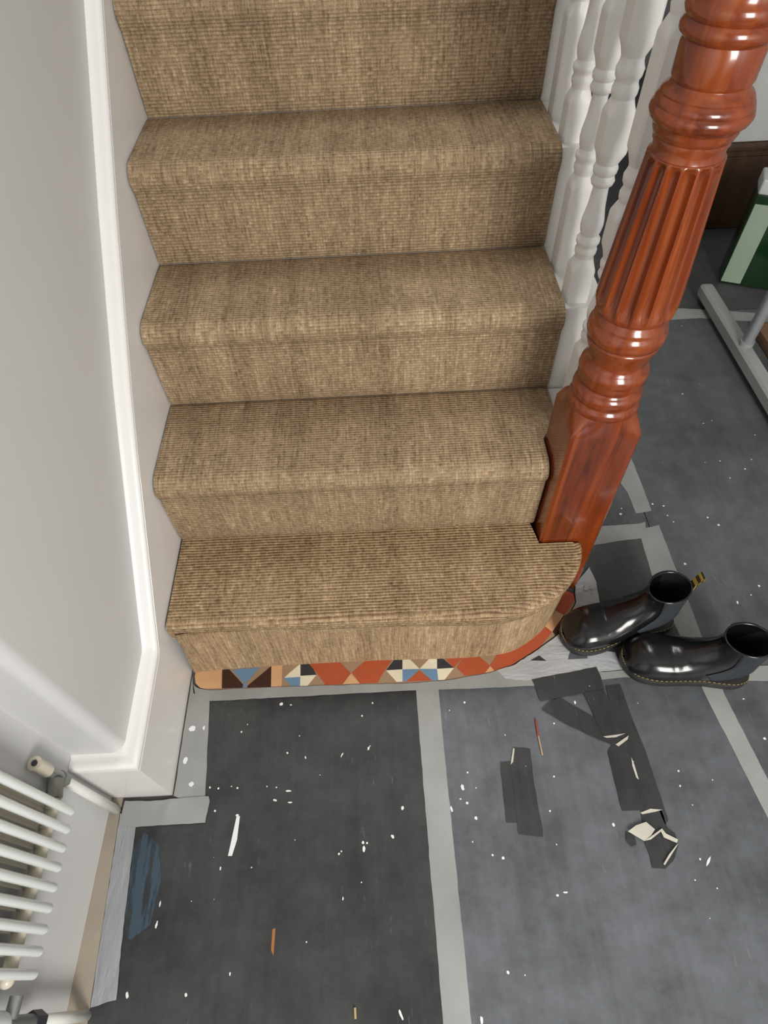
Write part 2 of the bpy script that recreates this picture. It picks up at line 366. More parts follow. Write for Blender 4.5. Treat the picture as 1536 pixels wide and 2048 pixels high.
# skirting that turns into the wall string, with its bead
path = [(-0.461, 0.190), (-0.40, 0.1925), (-0.262, 0.201), (-0.252, 0.207), (-0.2, 0.262), (0.0, 0.466), (0.076, 0.540), (0.3, 0.740), (0.567, 0.962), (0.8, 1.165), (1.5, 1.785), (2.2, 2.42)]
prof = [(0.0, -0.022), (0.0, -0.013), (-0.0022, -0.0115), (-0.0022, -0.009), (0.0008, -0.007), (0.0012, -0.003), (0.0, 0.001), (-0.004, 0.005), (-0.010, 0.0062), (-0.017, 0.0058), (-0.021, 0.008), (-0.0255, 0.011), (-0.045, 0.012)]
b = BM()
rows = []
def sec(fx, z, zb): return [fx(0.045, zb), fx(0.0, zb)]+[fx(-px, z+pz) for px, pz in prof]
rows.append(sec(lambda d, z: (-0.1145, -0.461+d, z), 0.190, -0.003))
rows.append(sec(lambda d, z: (-d, -0.461+d, z), 0.190, -0.003))
for y, z in path[1:]:
    rows.append(sec(lambda d, zz: (-d, y, zz), z, -0.003 if y < -0.2 else max(-0.003, z-0.42)))
loft(b, rows, closed=True, cap0=True, cap1=True)
obj('baseboard_left', b, M_wood_white, kind='structure', smooth=35)

# ------------------------------------------------------------------ floor sheets
def blob(bm, x, y, rx, ry, mi, rot=0.0, z=0.0004, n=12):
    vs_ = []
    for i in range(n):
        a = 2*math.pi*i/n; k = 0.78+0.4*random.random()
        dx, dy = rx*k*math.cos(a), ry*k*math.sin(a)
        vs_.append(bm.verts.new((x+dx*math.cos(rot)-dy*math.sin(rot), y+dx*math.sin(rot)+dy*math.cos(rot), z)))
    bm.faces.new(vs_).material_index = mi
def sheet(pts, m, label, splats=(), extra=()):
    b = BM(); slab(b, pts, -0.0034, 0.0)
    for s in splats: blob(b, s[0][0], s[0][1], s[1], s[2], 1, s[3] if len(s) > 3 else random.random())
    for kind, pp in extra:
        vs_ = [b.verts.new((p[0], p[1], 0.0003)) for p in pp]; b.faces.new(vs_).material_index = kind
    o = obj('floor_protection_sheet', b, [m, M_splat, M_blue, M_orange])
    return tag(o, label, 'floor sheet', 'sheets covering the hall floor')
def S(p, px, asp=1.0, rot=0.0): r = px*0.00062; return (p, r, r*asp, rot)
spA = [S((0.1998, -0.2936),6,1.0), S((0.2197, -0.2967),4,.5), S((0.3892, -0.3007),3), S((0.3670, -0.3266),3), S((0.1219, -0.3475),3), S((0.1327, -0.3329),2), S((0.2179, -0.3932),3), S((0.2403, -0.3610),2), S((0.2003, -0.4565),3,.7), S((0.1980, -0.4787),4,.8),
       S((0.1301, -0.5027),5,.9), S((0.1250, -0.4541),3), S((0.0716, -0.4508),3), S((0.0883, -0.4533),3), S((0.1131, -0.4508),2), S((0.0866, -0.4930),3), S((0.2541, -0.4034),2,2.5,.2), S((0.3262, -0.4020),2,4,-.5), S((0.3789, -0.3919),3,2,-.3), S((0.3820, -0.3872),2),
       S((0.3651, -0.5579),4), S((0.3667, -0.5684),4,2), S((0.3724, -0.5590),3), S((0.4193, -0.5504),6,.7,-.7), S((0.4402, -0.5033),4,1.4), S((0.3214, -0.5745),3), S((0.3614, -0.6206),2), S((0.3288, -0.6433),2,2), S((0.0744, -0.7660),4,1), S((-0.0220, -0.7631),4,2,.3), S((0.1430, -0.7414),2,2),
       S((0.2675, -0.7030),2), S((0.2010, -0.4797),3), S((0.1819, -0.4539),2), S((0.4211, -0.8038),3,4,.4), S((0.1087, -0.5886),2,2.5), S((0.0091, -0.6385),2,4,-.1), S((0.0086, -0.6690),3,3,-.1), S((0.2239, -0.4639),9,.3), S((0.2278, -0.4844),7,.3), S((0.1644, -0.5894),2), S((0.2405, -0.5485),1.5), S((0.2836, -0.4375),1.5)]
blue = (2, [(-0.0559, -0.5441), (-0.0396, -0.5242), (-0.0096, -0.5461), (0.0042, -0.6022), (-0.0027, -0.6686), (-0.0311, -0.6886), (-0.0464, -0.6810)])
streak = (1, [(0.1285, -0.5052), (0.1349, -0.5037), (0.1336, -0.5440), (0.1272, -0.5696), (0.1199, -0.5693)])
oran = (3, [(0.2088, -0.6826), (0.2138, -0.6814), (0.2135, -0.7016), (0.2131, -0.7200), (0.2083, -0.7117)])
sheet([(0.03,-0.262),(0.504,-0.262),(0.504,-1.25),(-0.092,-1.25),(-0.092,-0.48),(0.03,-0.48)], M_sheetA, 'black floor protection sheet with white paint splashes between skirting and long pale tape', spA, [blue, streak, oran])
spB = [S((0.5564, -0.4724),5,2,.1), S((0.5317, -0.5090),3,3,.2), S((0.5618, -0.4999),4), S((0.5753, -0.5262),5), S((0.5504, -0.4925),3,.8), S((0.5793, -0.3088),4), S((0.5467, -0.3239),2), S((0.5692, -0.4458),3), S((0.5819, -0.4744),2), S((0.6151, -0.5932),4), S((0.5971, -0.5877),3),
       S((0.5981, -0.7566),4), S((0.7147, -0.6500),6,.4), S((0.7001, -0.6538),4,.8), S((0.7334, -0.4605),3), S((0.7539, -0.3603),3), S((0.8245, -0.5487),4,1.3), S((0.7138, -0.5204),3), S((0.7144, -0.5759),2), S((0.5472, -0.8145),4,2), S((0.9757, -0.6129),3,5,-.7), S((0.9620, -0.6092),3), S((0.9720, -0.4613),3), S((0.9662, -0.4880),3), S((1.0304, -0.4802),2), S((0.9424, -0.6406),2), S((0.8053, -0.3198),3,2), S((0.6522, -0.3784),2), S((0.9784, -0.5217),2)]
sheet([(0.506,-0.262),(0.70,-0.262),(0.80,-0.2555),(1.094,-0.2555),(1.094,-0.32),(1.145,-1.25),(0.506,-1.25)], M_sheetB, 'bluish grey floor protection sheet under the black tape patches', spB)
spC = [S((1.1584, -0.4089),5,.8), S((1.1481, -0.3291),4,.6), S((1.2196, -0.1103),3,2,-.3), S((1.2929, 0.3069),2), S((1.3339, 0.3096),3), S((1.4179, 0.3096),3), S((1.3882, 0.2779),4), S((1.3382, 0.2500),3), S((1.2547, 0.1036),5,1,0), S((1.2361, 0.1277),4), S((1.1366, -0.0031),5), S((1.1486, 0.1191),3), S((1.1395, 0.1698),4), S((1.1140, 0.1778),4), S((1.3204, 0.5726),5,.6), S((1.3389, 0.4500),4,.6), S((1.2841, -0.0710),4), S((1.2570, -0.0931),3), S((1.4210, 0.8876),4,.4), S((1.1402, 0.1397),3), S((1.4623, 0.3971),4,.5)]
sheet([(1.096,-0.32),(1.0865,0.095),(1.0865,0.958),(1.94,0.958),(1.94,-1.25),(1.147,-1.25)], M_sheetC, 'scuffed grey floor protection sheet on the right beneath the second boot and rack', spC)
spD = [S((1.0256, 0.1513),5,.9), S((1.0327, 0.1683),3)]
sheet([(0.875,0.093),(1.0845,0.093),(1.092,-0.2535),(0.80,-0.2535),(0.872,-0.095)], M_sheetD, 'charcoal floor protection sheet beside the bottom step under the first boot')
sheet([(0.875,0.097),(1.0845,0.097),(1.0845,0.958),(0.875,0.958)], M_sheetC, 'narrow grey floor protection sheet running beside the staircase behind the newel', spD)
sheet([(0.875,0.962),(1.94,0.962),(1.94,4.9),(0.875,4.9)], M_sheetD, 'dark floor protection sheet at the far end under the green carton')

# ------------------------------------------------------------------ tapes
def tape(name, pts, m, label, cat, z=0.0002, th=0.0005, group=None, splats=(), extra=()):
    b = BM()
    fine_ = []
    for i in range(len(pts)):
        a, c = pts[i], pts[(i+1) % len(pts)]; L_ = math.hypot(c[0]-a[0], c[1]-a[1]); m_ = max(1, min(12, int(L_/0.009)))
        ux, uy = (c[1]-a[1])/max(L_, 1e-6), (a[0]-c[0])/max(L_, 1e-6)
        for k in range(m_):
            d = random.uniform(-0.0006, 0.0006) if k else 0.0
            fine_.append((a[0]+(c[0]-a[0])*k/m_+ux*d, a[1]+(c[1]-a[1])*k/m_+uy*d))
    pts = fine_
    slab(b, pts, z, z+th)
    for s in splats: blob(b, s[0][0], s[0][1], s[1], s[2], 1, 0.0, z+th+0.0002)
    o = obj(name, b, [m, M_splat])
    for nm, pp, mm, zz in extra:
        q_ = BM(); slab(q_, pp, z+th+zz, z+th+zz+0.0003); obj(nm, q_, mm, o)
    return tag(o, label, cat, group)
GT = 'grey tape strips on the floor'
tape('floor_tape', [(0.481,-0.268),(0.528,-0.270),(0.5285,-0.45),(0.530,-0.60),(0.531,-0.845),(0.534,-1.2),(0.489,-1.2),(0.487,-0.845),(0.484,-0.6),(0.482,-0.42)], M_tape, 'long pale grey tape running from the step between black and grey sheets', 'tape', 0.0002, group=GT)
tape('floor_tape', [(1.056,0.10),(1.110,0.112),(1.111,-0.06),(1.113,-0.32),(1.134,-0.485),(1.150,-0.7),(1.172,-1.2),(1.124,-1.2),(1.108,-0.56),(1.074,-0.317),(1.064,-0.17),(1.050,-0.04)], M_tape, 'long grey tape passing under both boots on the right', 'tape', 0.0002, group=GT)
tape('floor_tape', [(1.0433, 0.2964), (1.1035, 0.3553), (1.1055, 0.2493), (1.1050, 0.1560), (1.0643, 0.1506), (1.0617, 0.2185), (1.0515, 0.2527)], M_tape, 'short grey tape emerging behind the newel base', 'tape', 0.0002, group=GT)
tape('floor_tape', [(0.876,0.122), (0.9652, 0.1162), (1.0589, 0.1183), (1.0790, 0.1232), (1.0675, 0.0755), (1.0026, 0.0705), (0.9270, 0.0602), (0.876,0.072)], M_tape, 'short grey crosspiece of tape from the newel foot to the long tape', 'tape', 0.0009, group=GT)
tape('floor_tape', [(0.009,-0.242),(0.014,-0.248),(0.024,-0.253),(0.045,-0.2568),(0.2,-0.2575),(0.4,-0.2612),(0.475,-0.2627),(0.555,-0.2598),(0.641,-0.248),(0.66,-0.2425),(0.69,-0.235),(0.80,-0.262),(0.95,-0.255),(1.03,-0.262),(1.30,-0.262),(1.30,-0.300),(1.10,-0.288),(0.92,-0.272),(0.74,-0.281),(0.60,-0.281),(0.45,-0.2785),(0.2,-0.280),(0.02,-0.281)], M_tape, 'grey tape along the tiled edge in front of the bottom step', 'tape', 0.0016, group=GT)
tape('floor_tape', [(0.0035,-0.225),(0.012,-0.262),(0.048,-0.278),(0.066,-0.475),(0.020,-0.470),(0.004,-0.463)], M_tape, 'dark-stained grey tape along the skirting with white paint drops', 'tape', 0.0009, group=GT, splats=[S((0.0205, -0.3357),10), S((0.0160, -0.3982),7,1.6), S((0.0348, -0.4437),8), S((0.0441, -0.3358),4,1.8)])
tape('floor_tape', [(-0.088,-0.468), (-0.0405, -0.4708), (0.0259, -0.4676), (0.0718, -0.4669), (0.0749, -0.4759), (0.0714, -0.5129), (0.0051, -0.5135), (-0.0582, -0.5150), (-0.09,-0.514)], M_tape, 'grey tape across the foot of the white skirting end', 'tape', 0.0023, group=GT)
tape('floor_tape', [(-0.0925,-0.49),(-0.054,-0.49), (-0.0582, -0.5150), (-0.0491, -0.6523), (-0.0379, -0.7682), (-0.0520, -0.7703), (-0.0671, -0.7747), (-0.0773, -0.7763), (-0.0850,-0.64)], M_tape_shiny, 'shiny wrinkled tape along the radiator wall', 'tape', 0.0016, group=GT)
tape('floor_tape', [(1.3865, 0.9222), (1.4148, 0.9854), (1.5404, 0.9642), (1.7174, 0.9281), (1.6993, 0.8841), (1.4935, 0.9244)], M_tape, 'far grey tape behind the rack base', 'tape', 0.0002, group=GT)
tape('plastic_film', [(0.655,-0.2435),(0.6917, -0.2350),(0.7515, -0.2014),(0.7991, -0.1708),(0.8141, -0.1571),(0.8587, -0.0921),(0.8616, -0.0689),(0.868,-0.045), (0.9102, -0.0001), (0.9167, -0.0414), (0.9098, -0.1063), (0.8772, -0.1482), (0.8738, -0.2076), (0.9147, -0.2167), (0.9204, -0.2554), (0.8615, -0.2580), (0.7866, -0.2620), (0.7114, -0.2692), (0.6702, -0.2628)], M_tape_pale, 'crinkled clear film between the tiled step edge and the first boot', 'plastic film', 0.0023,
     extra=[('hole_showing_sheet', [(0.7298, -0.2256), (0.7511, -0.2152), (0.7636, -0.2284)], M_tape_black, 0.0001), ('hole_showing_sheet', [(0.8195, -0.2083), (0.8503, -0.2064), (0.8529, -0.2273), (0.8100, -0.2274)], M_sheetB, 0.0001)])
GB = 'black tape patches on the grey sheet'
tape('black_tape', [(0.7253, -0.2678), (0.8663, -0.2471), (0.8701, -0.2662), (0.8708, -0.2966), (0.7981, -0.3058), (0.7344, -0.3143), (0.7307, -0.2897)], M_tape_black, 'topmost black tape strip lying nearest the step edge', 'black tape', 0.0030, group=GB)
tape('black_tape', [(0.7341, -0.3319), (0.7546, -0.3163), (0.7747, -0.3089), (0.8120, -0.3357), (0.8423, -0.3575), (0.8772, -0.3967), (0.8894, -0.3953), (0.8651, -0.4125), (0.8198, -0.3882), (0.7756, -0.3623)], M_tape_black, 'diagonal black tape strip with a torn pale corner', 'black tape', 0.0024, group=GB,
     extra=[('torn_edge', [(0.8644, -0.4077), (0.8897, -0.3944), (0.8944, -0.3917), (0.8904, -0.3993), (0.8692, -0.4118)], M_tape_back, 0.0012), ('torn_edge', [(0.8439, -0.3913), (0.8692, -0.3895), (0.8896, -0.3875), (0.8679, -0.3943), (0.8500, -0.3945)], M_tape_back, 0.0013)])
tape('black_tape', [(0.8262, -0.3008), (0.8688, -0.2965), (0.8737, -0.3179), (0.8850, -0.3971), (0.8439, -0.3874), (0.8357, -0.3470)], M_tape_black, 'short black tape strip linking the topmost strip to the diagonal', 'black tape', 0.0037, group=GB)
tape('black_tape', [(0.8758, -0.2893), (0.9065, -0.2876), (0.9120, -0.3608), (0.9199, -0.4198), (0.9230, -0.4932), (0.9256, -0.5448), (0.9176, -0.5527), (0.9139, -0.5291), (0.8794, -0.5267), (0.8462, -0.5261), (0.8456, -0.4719), (0.8462, -0.4212), (0.8689, -0.3983), (0.8744, -0.3387)], M_tape_black, 'longest black tape strip running down towards the torn end', 'black tape', 0.0015, group=GB,
     extra=[('torn_edge', [(0.8890, -0.4326), (0.8908, -0.4466), (0.8917, -0.4740), (0.8880, -0.4702), (0.8865, -0.4482)], M_tape_back, 0.0002), ('torn_edge', [(0.8782, -0.5309), (0.8984, -0.5250), (0.9199, -0.5277), (0.9060, -0.5304), (0.8811, -0.5336)], M_tape_back, 0.0002)])
tape('black_tape', [(0.8795, -0.5327), (0.9180, -0.5276), (0.9197, -0.5578), (0.9309, -0.5681), (0.9306, -0.5858), (0.9138, -0.6103), (0.8960, -0.6219), (0.8738, -0.6195), (0.8751, -0.6032), (0.8721, -0.5833), (0.8746, -0.5591)], M_tape_black, 'torn curled black tape end with white backing at the bottom', 'black tape', 0.0015, group=GB,
     extra=[('curled_backing', [(0.8458, -0.5612), (0.8629, -0.5520), (0.8827, -0.5471), (0.8953, -0.5600), (0.8852, -0.5694), (0.8701, -0.5776)], M_tape_back, 0.004), ('curled_backing', [(0.8701, -0.5776), (0.8847, -0.5710), (0.9084, -0.5589), (0.9130, -0.5673), (0.9314, -0.5778), (0.9278, -0.5833), (0.9075, -0.5736), (0.9051, -0.5637), (0.8833, -0.5758)], M_tape_back, 0.003),
            ('curled_backing', [(0.9270, -0.5857), (0.9302, -0.5842), (0.9110, -0.6024), (0.8959, -0.6166), (0.8937, -0.6149), (0.9079, -0.6007)], M_tape_back, 0.003), ('dark_flap', [(0.8440, -0.5611), (0.8566, -0.5682), (0.8561, -0.5827), (0.8463, -0.5854), (0.8396, -0.5771)], M_tape_black, 0.001)])
tape('black_tape', [(0.6344, -0.4303), (0.6542, -0.4284), (0.6575, -0.4498), (0.6635, -0.4992), (0.6568, -0.5382), (0.6294, -0.5361), (0.6312, -0.4890)], M_tape_black, 'left lower half of the isolated black tape patch', 'black tape', 0.0002, group=GB)
tape('black_tape', [(0.6641, -0.4032), (0.6969, -0.4076), (0.6939, -0.4560), (0.6933, -0.5005), (0.6942, -0.5497), (0.6926, -0.5628), (0.6491, -0.5560), (0.6503, -0.5329), (0.6528, -0.4722), (0.6530, -0.4358)], M_tape_black, 'right upper half of the isolated black tape patch', 'black tape', 0.0009, group=GB,
     extra=[('torn_edge', [(0.6640, -0.4042), (0.6666, -0.4062), (0.6597, -0.4305), (0.6539, -0.4358)], M_tape_back, 0.0001)])
# small litter
t = thing('thin_stick', (0, 0, 0), 'thin stick, red one end and tan the other, by the black tape', 'stick')
p0, p1, p2 = (0.7180, -0.3526), (0.7172, -0.3834), (0.7182, -0.4200)
t.location = (p0[0], p0[1], 0)
def rel(p, z=0.0025): return (p[0]-p0[0], p[1]-p0[1], z)
b = BM(); tube(b, [rel(p0), rel(p1)], 0.0022, 10, round_ends=True); obj('red_end', b, M_stick, t, True)
b = BM(); tube(b, [rel(p1), rel(p2)], 0.0016, 10, round_ends=True); obj('tan_end', b, M_tan, t, True)
b = BM(); a0, a1 = (0.3483, -0.7919), (0.3489, -0.8061); tube(b, [(a0[0], a0[1], 0.0022), (a1[0], a1[1], 0.0022)], 0.002, 8); tag(obj('wood_splinter', b, M_tan), 'tiny tan wood splinter on the black sheet near the photo bottom', 'splinter')
b = BM(); a0 = (0.8942, -0.0575); 
for k in range(5): blob(b, a0[0]+random.uniform(-.012,.012), a0[1]+random.uniform(-.012,.012), 0.006, 0.004, 0, random.random()*3, 0.004+0.0007*k, 9)
tag(obj('film_scrap', b, M_tape_pale), 'small shiny scrap of film lying beside the curved step end', 'film scrap')

# ------------------------------------------------------------------ staircase carcass and carpet
NST = 9
st = thing('staircase', (0, 0, 0), 'white painted wooden staircase climbing away beneath the brown carpet', 'staircase')
def curve_step():
    pts = [(0.012,-0.193)]
    pts += [(0.30,-0.193),(0.60,-0.194),(0.640,-0.193),(0.692,-0.184),(0.752,-0.146),(0.795,-0.095),(0.818,-0.062),(0.819,-0.056)]
    return pts
b = BM(); slab(b, curve_step()+[(0.744,-0.056),(0.744,-0.006),(0.012,-0.006)], -0.0035, H1-0.018); obj('bottom_step', b, M_mahogany, st)
for k in range(2, NST+1):
    y0 = (k-2)*G
    b = BM(); x1 = 0.744 if k == 2 else 0.86
    if k == 2:
        slab(b, [(0.001, 0.004), (0.744, 0.004), (0.744, 0.073), (0.86, 0.073), (0.86, G), (0.001, G)], H1, tz(2)-0.006)
    else: box(b, 0.001, 0.86, y0+0.004, y0+G+0.004, tz(k-1)-0.05, tz(k)-0.006)
    obj('step', b, M_baluster, st)
b = BM()
rows = [[(x, y, z) for (y, z) in ((0.073, -0.003), (2.2*1, -0.003), (2.2, 1.95), (0.073, tz(2)-0.03))] for x in (0.835, 0.858)]
slabv = rows; loft(b, rows, True, True, True); obj('outer_string', b, M_baluster, st)

car = thing('stair_carpet', (0, 0, 0), 'brown ribbed sisal carpet fitted over every stair tread and riser', 'carpet')
def carpet_piece(name, profile, xl, xr, nx=24, m=M_carpet, v0=0.0, th=0.0):
    """profile: list of (y,z); xl/xr functions of y give the carpet edges; UV = metres"""
    b = BM(); uvl = b.loops.layers.uv.new('uv'); s = [0.0]
    for a, c in zip(profile, profile[1:]): s.append(s[-1]+math.hypot(c[0]-a[0], c[1]-a[1]))
    grid = []
    for (y, z), sv in zip(profile, s):
        l_, r_ = xl(y, z), xr(y, z)
        grid.append([(b.verts.new((l_+(r_-l_)*i/nx, y, z)), l_+(r_-l_)*i/nx, sv+v0) for i in range(nx+1)])
    for A, B in zip(grid, grid[1:]):
        for i in range(nx):
            q4 = (A[i], A[i+1], B[i+1], B[i]); f = b.faces.new([k[0] for k in q4])
            for lp, k in zip(f.loops, q4): lp[uvl].uv = (k[1], k[2])
    o = obj(name, b, m, car, smooth=True)
    md = o.modifiers.new('thickness', 'SOLIDIFY'); md.thickness = 0.004; md.offset = 0.0; md = o.modifiers.new('edges', 'EDGE_SPLIT'); md.split_angle = math.radians(55)
    return o
def xr_run(y, z):
    if y < 0.075 and z < tz(2)+0.03: return 0.7455
    if y < 0.2 and z < tz(2)+0.03: return 0.7455+(0.782-0.7455)*min(1, (y-0.075)/0.02)
    return 0.782
for k in range(2, NST+1):
    y0 = (k-2)*G; zb, zt = tz(k-1), tz(k); P = []
    P.append((y0+0.001, zb+0.001)); P.append((y0-0.003, zb+0.014))
    for i in range(1, 5): P.append((y0-0.003-0.002*i/4, zb+0.014+(zt-zb-0.014-0.044)*i/4))
    # rounded nose
    cy, cz, r = y0+0.016, zt-0.026, 0.0275
    P.append((y0-0.0075, zt-0.040)); P.append((y0-0.0095, zt-0.034))
    for i in range(10):
        a = math.pi+0.1-(math.pi/2+0.1)*i/9
        P.append((cy+r*math.cos(a), cz+0.0262*math.sin(a)))
    nx_ = 9
    for i in range(1, nx_): P.append((cy+(y0+G-0.012-cy)*i/(nx_-1), zt+(0.0006 if 0 < i < nx_-1 else 0)))
    P.append((y0+G-0.004, zt-0.0015)); P.append((y0+G+0.001, zt-0.005))
    carpet_piece('step_cover', P, lambda y, z: 0.003, xr_run, v0=0.41*k)
# bottom step: flat top with curtail end, rolled edge, and a wrap round the front
front = [(0.018,-0.206),(0.15,-0.207),(0.30,-0.209),(0.45,-0.211),(0.56,-0.214),(0.63,-0.216),(0.69,-0.207),(0.738,-0.188),(0.775,-0.163),(0.803,-0.134),(0.822,-0.102),(0.831,-0.075),(0.832,-0.058)]
front = [(0.004, -0.206), (0.011, -0.206), (0.0155, -0.206)]+[tuple(p[:2]) for p in catmull([(p[0], p[1], 0) for p in front], 4)]
b = BM(); uvl = b.loops.layers.uv.new('uv')
def nrm(i):
    a, c = Vector(front[max(i-1, 0)]), Vector(front[min(i+1, len(front)-1)]); d = (c-a).normalized(); return Vector((d.y, -d.x))
cols = []
zt = H1
for i, p in enumerate(front):
    n = nrm(i); p = Vector(p); col_ = []
    if i == 0: n = Vector((0, -1))
    lim = -0.0555 if p.x > 0.742 else 0.0
    q0 = Vector((p.x, p.y))-n*0.014
    back = Vector((p.x, lim))
    if p.x > 0.742: back.x = min(p.x, 0.8165); 
    if q0.y > lim: q0.y = lim-0.0005
    inner = []
    for t_ in range(13): inner.append((back.lerp(q0, t_/12), zt+0.0))
    roll = [(0.45, 0.9985), (0.75, 0.9), (0.93, 0.7), (1.0, 0.4)]
    seq = [(v_[0], v_[1], z_, v_[1]) for v_, z_ in inner]
    base_v = q0.y; acc = 0.0; last = None
    for fr, hz in roll:
        w_ = q0+n*0.014*fr; zz = zt-0.011*(1-hz)
        seq.append((w_.x, w_.y, zz, base_v-0.006*fr-0.011*(1-hz)))
    kf = 1.0 if p.x < 0.016 else 0.0
    for off, dz in ((0.0132, 0.022), (0.0105+0.002*kf, 0.034), (0.0045+0.0075*kf, 0.046)): seq.append(((q0+n*off).x, (q0+n*off).y, zt-dz, base_v-dz-0.004))
    cols.append([(b.verts.new((s_[0], s_[1], s_[2])), s_[0], s_[3]) for s_ in seq])
for A, B in zip(cols, cols[1:]):
    for j in range(len(A)-1):
        q4 = (A[j], A[j+1], B[j+1], B[j])
        try: f = b.faces.new([k[0] for k in q4])
        except ValueError: continue
        for lp, k in zip(f.loops, q4): lp[uvl].uv = (k[1], k[2]+1.0)
o = obj('bullnose_cover', b, M_carpet_t, car, smooth=True)
md = o.modifiers.new('thickness', 'SOLIDIFY'); md.thickness = 0.005; md.offset = 0.0; md = o.modifiers.new('edges', 'EDGE_SPLIT'); md.split_angle = math.radians(55)
b = BM(); uvl = b.loops.layers.uv.new('uv'); wr = [(0.006,-0.2135),(0.10,-0.2085),(0.256,-0.206),(0.408,-0.206),(0.56,-0.209),(0.646,-0.207),(0.702,-0.196),(0.765,-0.156),(0.809,-0.103),(0.829,-0.068),(0.829,-0.058)]
wr = [tuple(p[:2]) for p in catmull([(p[0], p[1], 0) for p in wr], 5)]
grid = []; s_ = 0.0
for i, p in enumerate(wr):
    if i: s_ += math.hypot(p[0]-wr[i-1][0], p[1]-wr[i-1][1])
    grid.append([(b.verts.new((p[0]+(0.010*(1-z/H1)*0 if i else (0.016*z/H1)), p[1]+0.006*0, z)), s_, z) for z in [0.001+(H1-0.022)*k/8 for k in range(9)]])
for A, B in zip(grid, grid[1:]):
    for j in range(8):
        q4 = (A[j], B[j], B[j+1], A[j+1]); f = b.faces.new([k[0] for k in q4])
        for lp, k in zip(f.loops, q4): lp[uvl].uv = (k[1], k[2])
o = obj('riser_wrap', b, M_carpet_b, car, smooth=True)
md = o.modifiers.new('thickness', 'SOLIDIFY'); md.thickness = 0.005; md.offset = 0.0; md = o.modifiers.new('edges', 'EDGE_SPLIT'); md.split_angle = math.radians(55)

# ------------------------------------------------------------------ newel post
NX, NY, NH = 0.810, 0.0085, 0.0600
nw = thing('newel_post', (NX, NY, 0), 'reddish mahogany turned newel post with fluted shaft at the stair foot', 'newel post')
def sqring(h, z, f, n=64):
    out = []
    for i in range(n):
        a = 2*math.pi*(i+0.5)/n; c, s = math.cos(a), math.sin(a); k = 1/max(abs(c), abs(s))
        r = h*(k*(1-f)+f); out.append((r*c, r*s, z))
    return out
b = BM(); loft(b, [sqring(NH, z, 0.0) for z in (-0.003, 0.2, 0.47, 0.498)]+[sqring(NH, 0.5, 0.02), sqring(NH*0.985, 0.515, 0.35), sqring(NH*0.97, 0.527, 0.8), sqring(NH*0.96, 0.532, 1.0)], True, True, True)
obj('base_block', b, M_mahogany, nw, smooth=28)
lower = [(.530,.0565),(.534,.0585),(.541,.0590),(.546,.0570),(.549,.0535),(.552,.0535),(.556,.0560),(.564,.0568),(.570,.0552),(.574,.0515),(.577,.0480),(.580,.0478),(.584,.0515),(.590,.0535),(.594,.0525),(.597,.0535),(.603,.0550),(.611,.0535),(.617,.0485),(.621,.0450),(.627,.0445),(.636,.0470),(.648,.0515),(.656,.0545),(.660,.0550),(.6615,.0535),(.664,.0535),(.666,.0565),(.673,.0585),(.682,.0582),(.688,.0560),(.690,.0540),(.694,.0540),(.698,.0535),(.702,.0495),(.708,.0480)]
b = BM(); lathe(b, lower, n=64); obj('lower_turned_rings', b, M_mahogany, nw, smooth=50)
def flute(z, r, a):
    e = min(1.0, (z-0.712)/0.022) if z < 0.8 else min(1.0, (0.921-z)/0.008)
    e = max(0.0, e); ph = (a*16/(2*math.pi)) % 1.0
    u = abs(ph-0.5)*2            # 0 in the middle of the flute, 1 at the arris
    d = math.sqrt(max(0.0, 1-(u/0.80)**2)) if u < 0.80 else 0.0
    return r-0.0095*e*d
fp = [(.706,.0480),(.709,.0520),(.713,.0550),(.719,.0568),(.726,.0575),(.735,.0575),(.75,.0568)]+[(.75+.155*i/8, .0568-.0108*i/8) for i in range(1, 9)]+[(.910,.0456),(.914,.0454),(.918,.0452),(.922,.0450),(.924,.0435)]
b = BM(); lathe(b, fp, n=192, rf=flute); obj('fluted_shaft', b, M_mahogany, nw, smooth=60)
upper = [(.923,.0430),(.929,.0415),(.934,.0418),(.938,.0440),(.942,.0435),(.944,.0455),(.950,.0478),(.954,.0475),(.956,.0490),(.961,.0545),(.967,.0568),(.972,.0555),(.974,.0530),(.977,.0538),(.981,.0520),(.984,.0490),(.986,.0495),(.989,.0470),(.992,.0430),(.996,.0412),(.998,.0425),(1.001,.0437),(1.030,.0440),(1.034,.0425),(1.036,.0450),(1.040,.0490),(1.046,.0495),(1.050,.0470),(1.052,.0455),(1.055,.0480),(1.061,.0500),(1.067,.0480),(1.070,.0455),(1.078,.0440),(1.11,.0440),(1.14,.046),(1.15,.050)]
b = BM(); lathe(b, upper, n=64); obj('upper_turned_rings', b, M_mahogany, nw, smooth=50)
b = BM(); loft(b, [sqring(0.050, 1.15, 1.0), sqring(0.055, 1.18, 0.0), sqring(0.055, 1.40, 0.0), sqring(0.05, 1.41, 0.0)], True, True, True); obj('top_block', b, M_mahogany, nw, smooth=28)
b = BM(); lathe(b, [(1.405,.03),(1.42,.034),(1.45,.05),(1.48,.052),(1.51,.04),(1.525,.015),(1.53,.004)], n=40); obj('finial', b, M_mahogany, nw, smooth=60)

# handrail above the picture (carries the balusters)
def rail_z(y): return 1.20+(y-0.05)*H/G
b = BM()
rows = []
for y in (NY+0.06, 2.0):
    z = rail_z(y); rows.append([(NX+dx, y, z+dz) for dx, dz in ((-0.03,0),(-0.034,0.02),(-0.03,0.045),(-0.015,0.058),(0.015,0.058),(0.03,0.045),(0.034,0.02),(0.03,0))])
loft(b, rows, True, True, True); tag(obj('handrail', b, M_mahogany), 'sloping mahogany handrail rising from the newel above the white balusters', 'handrail')

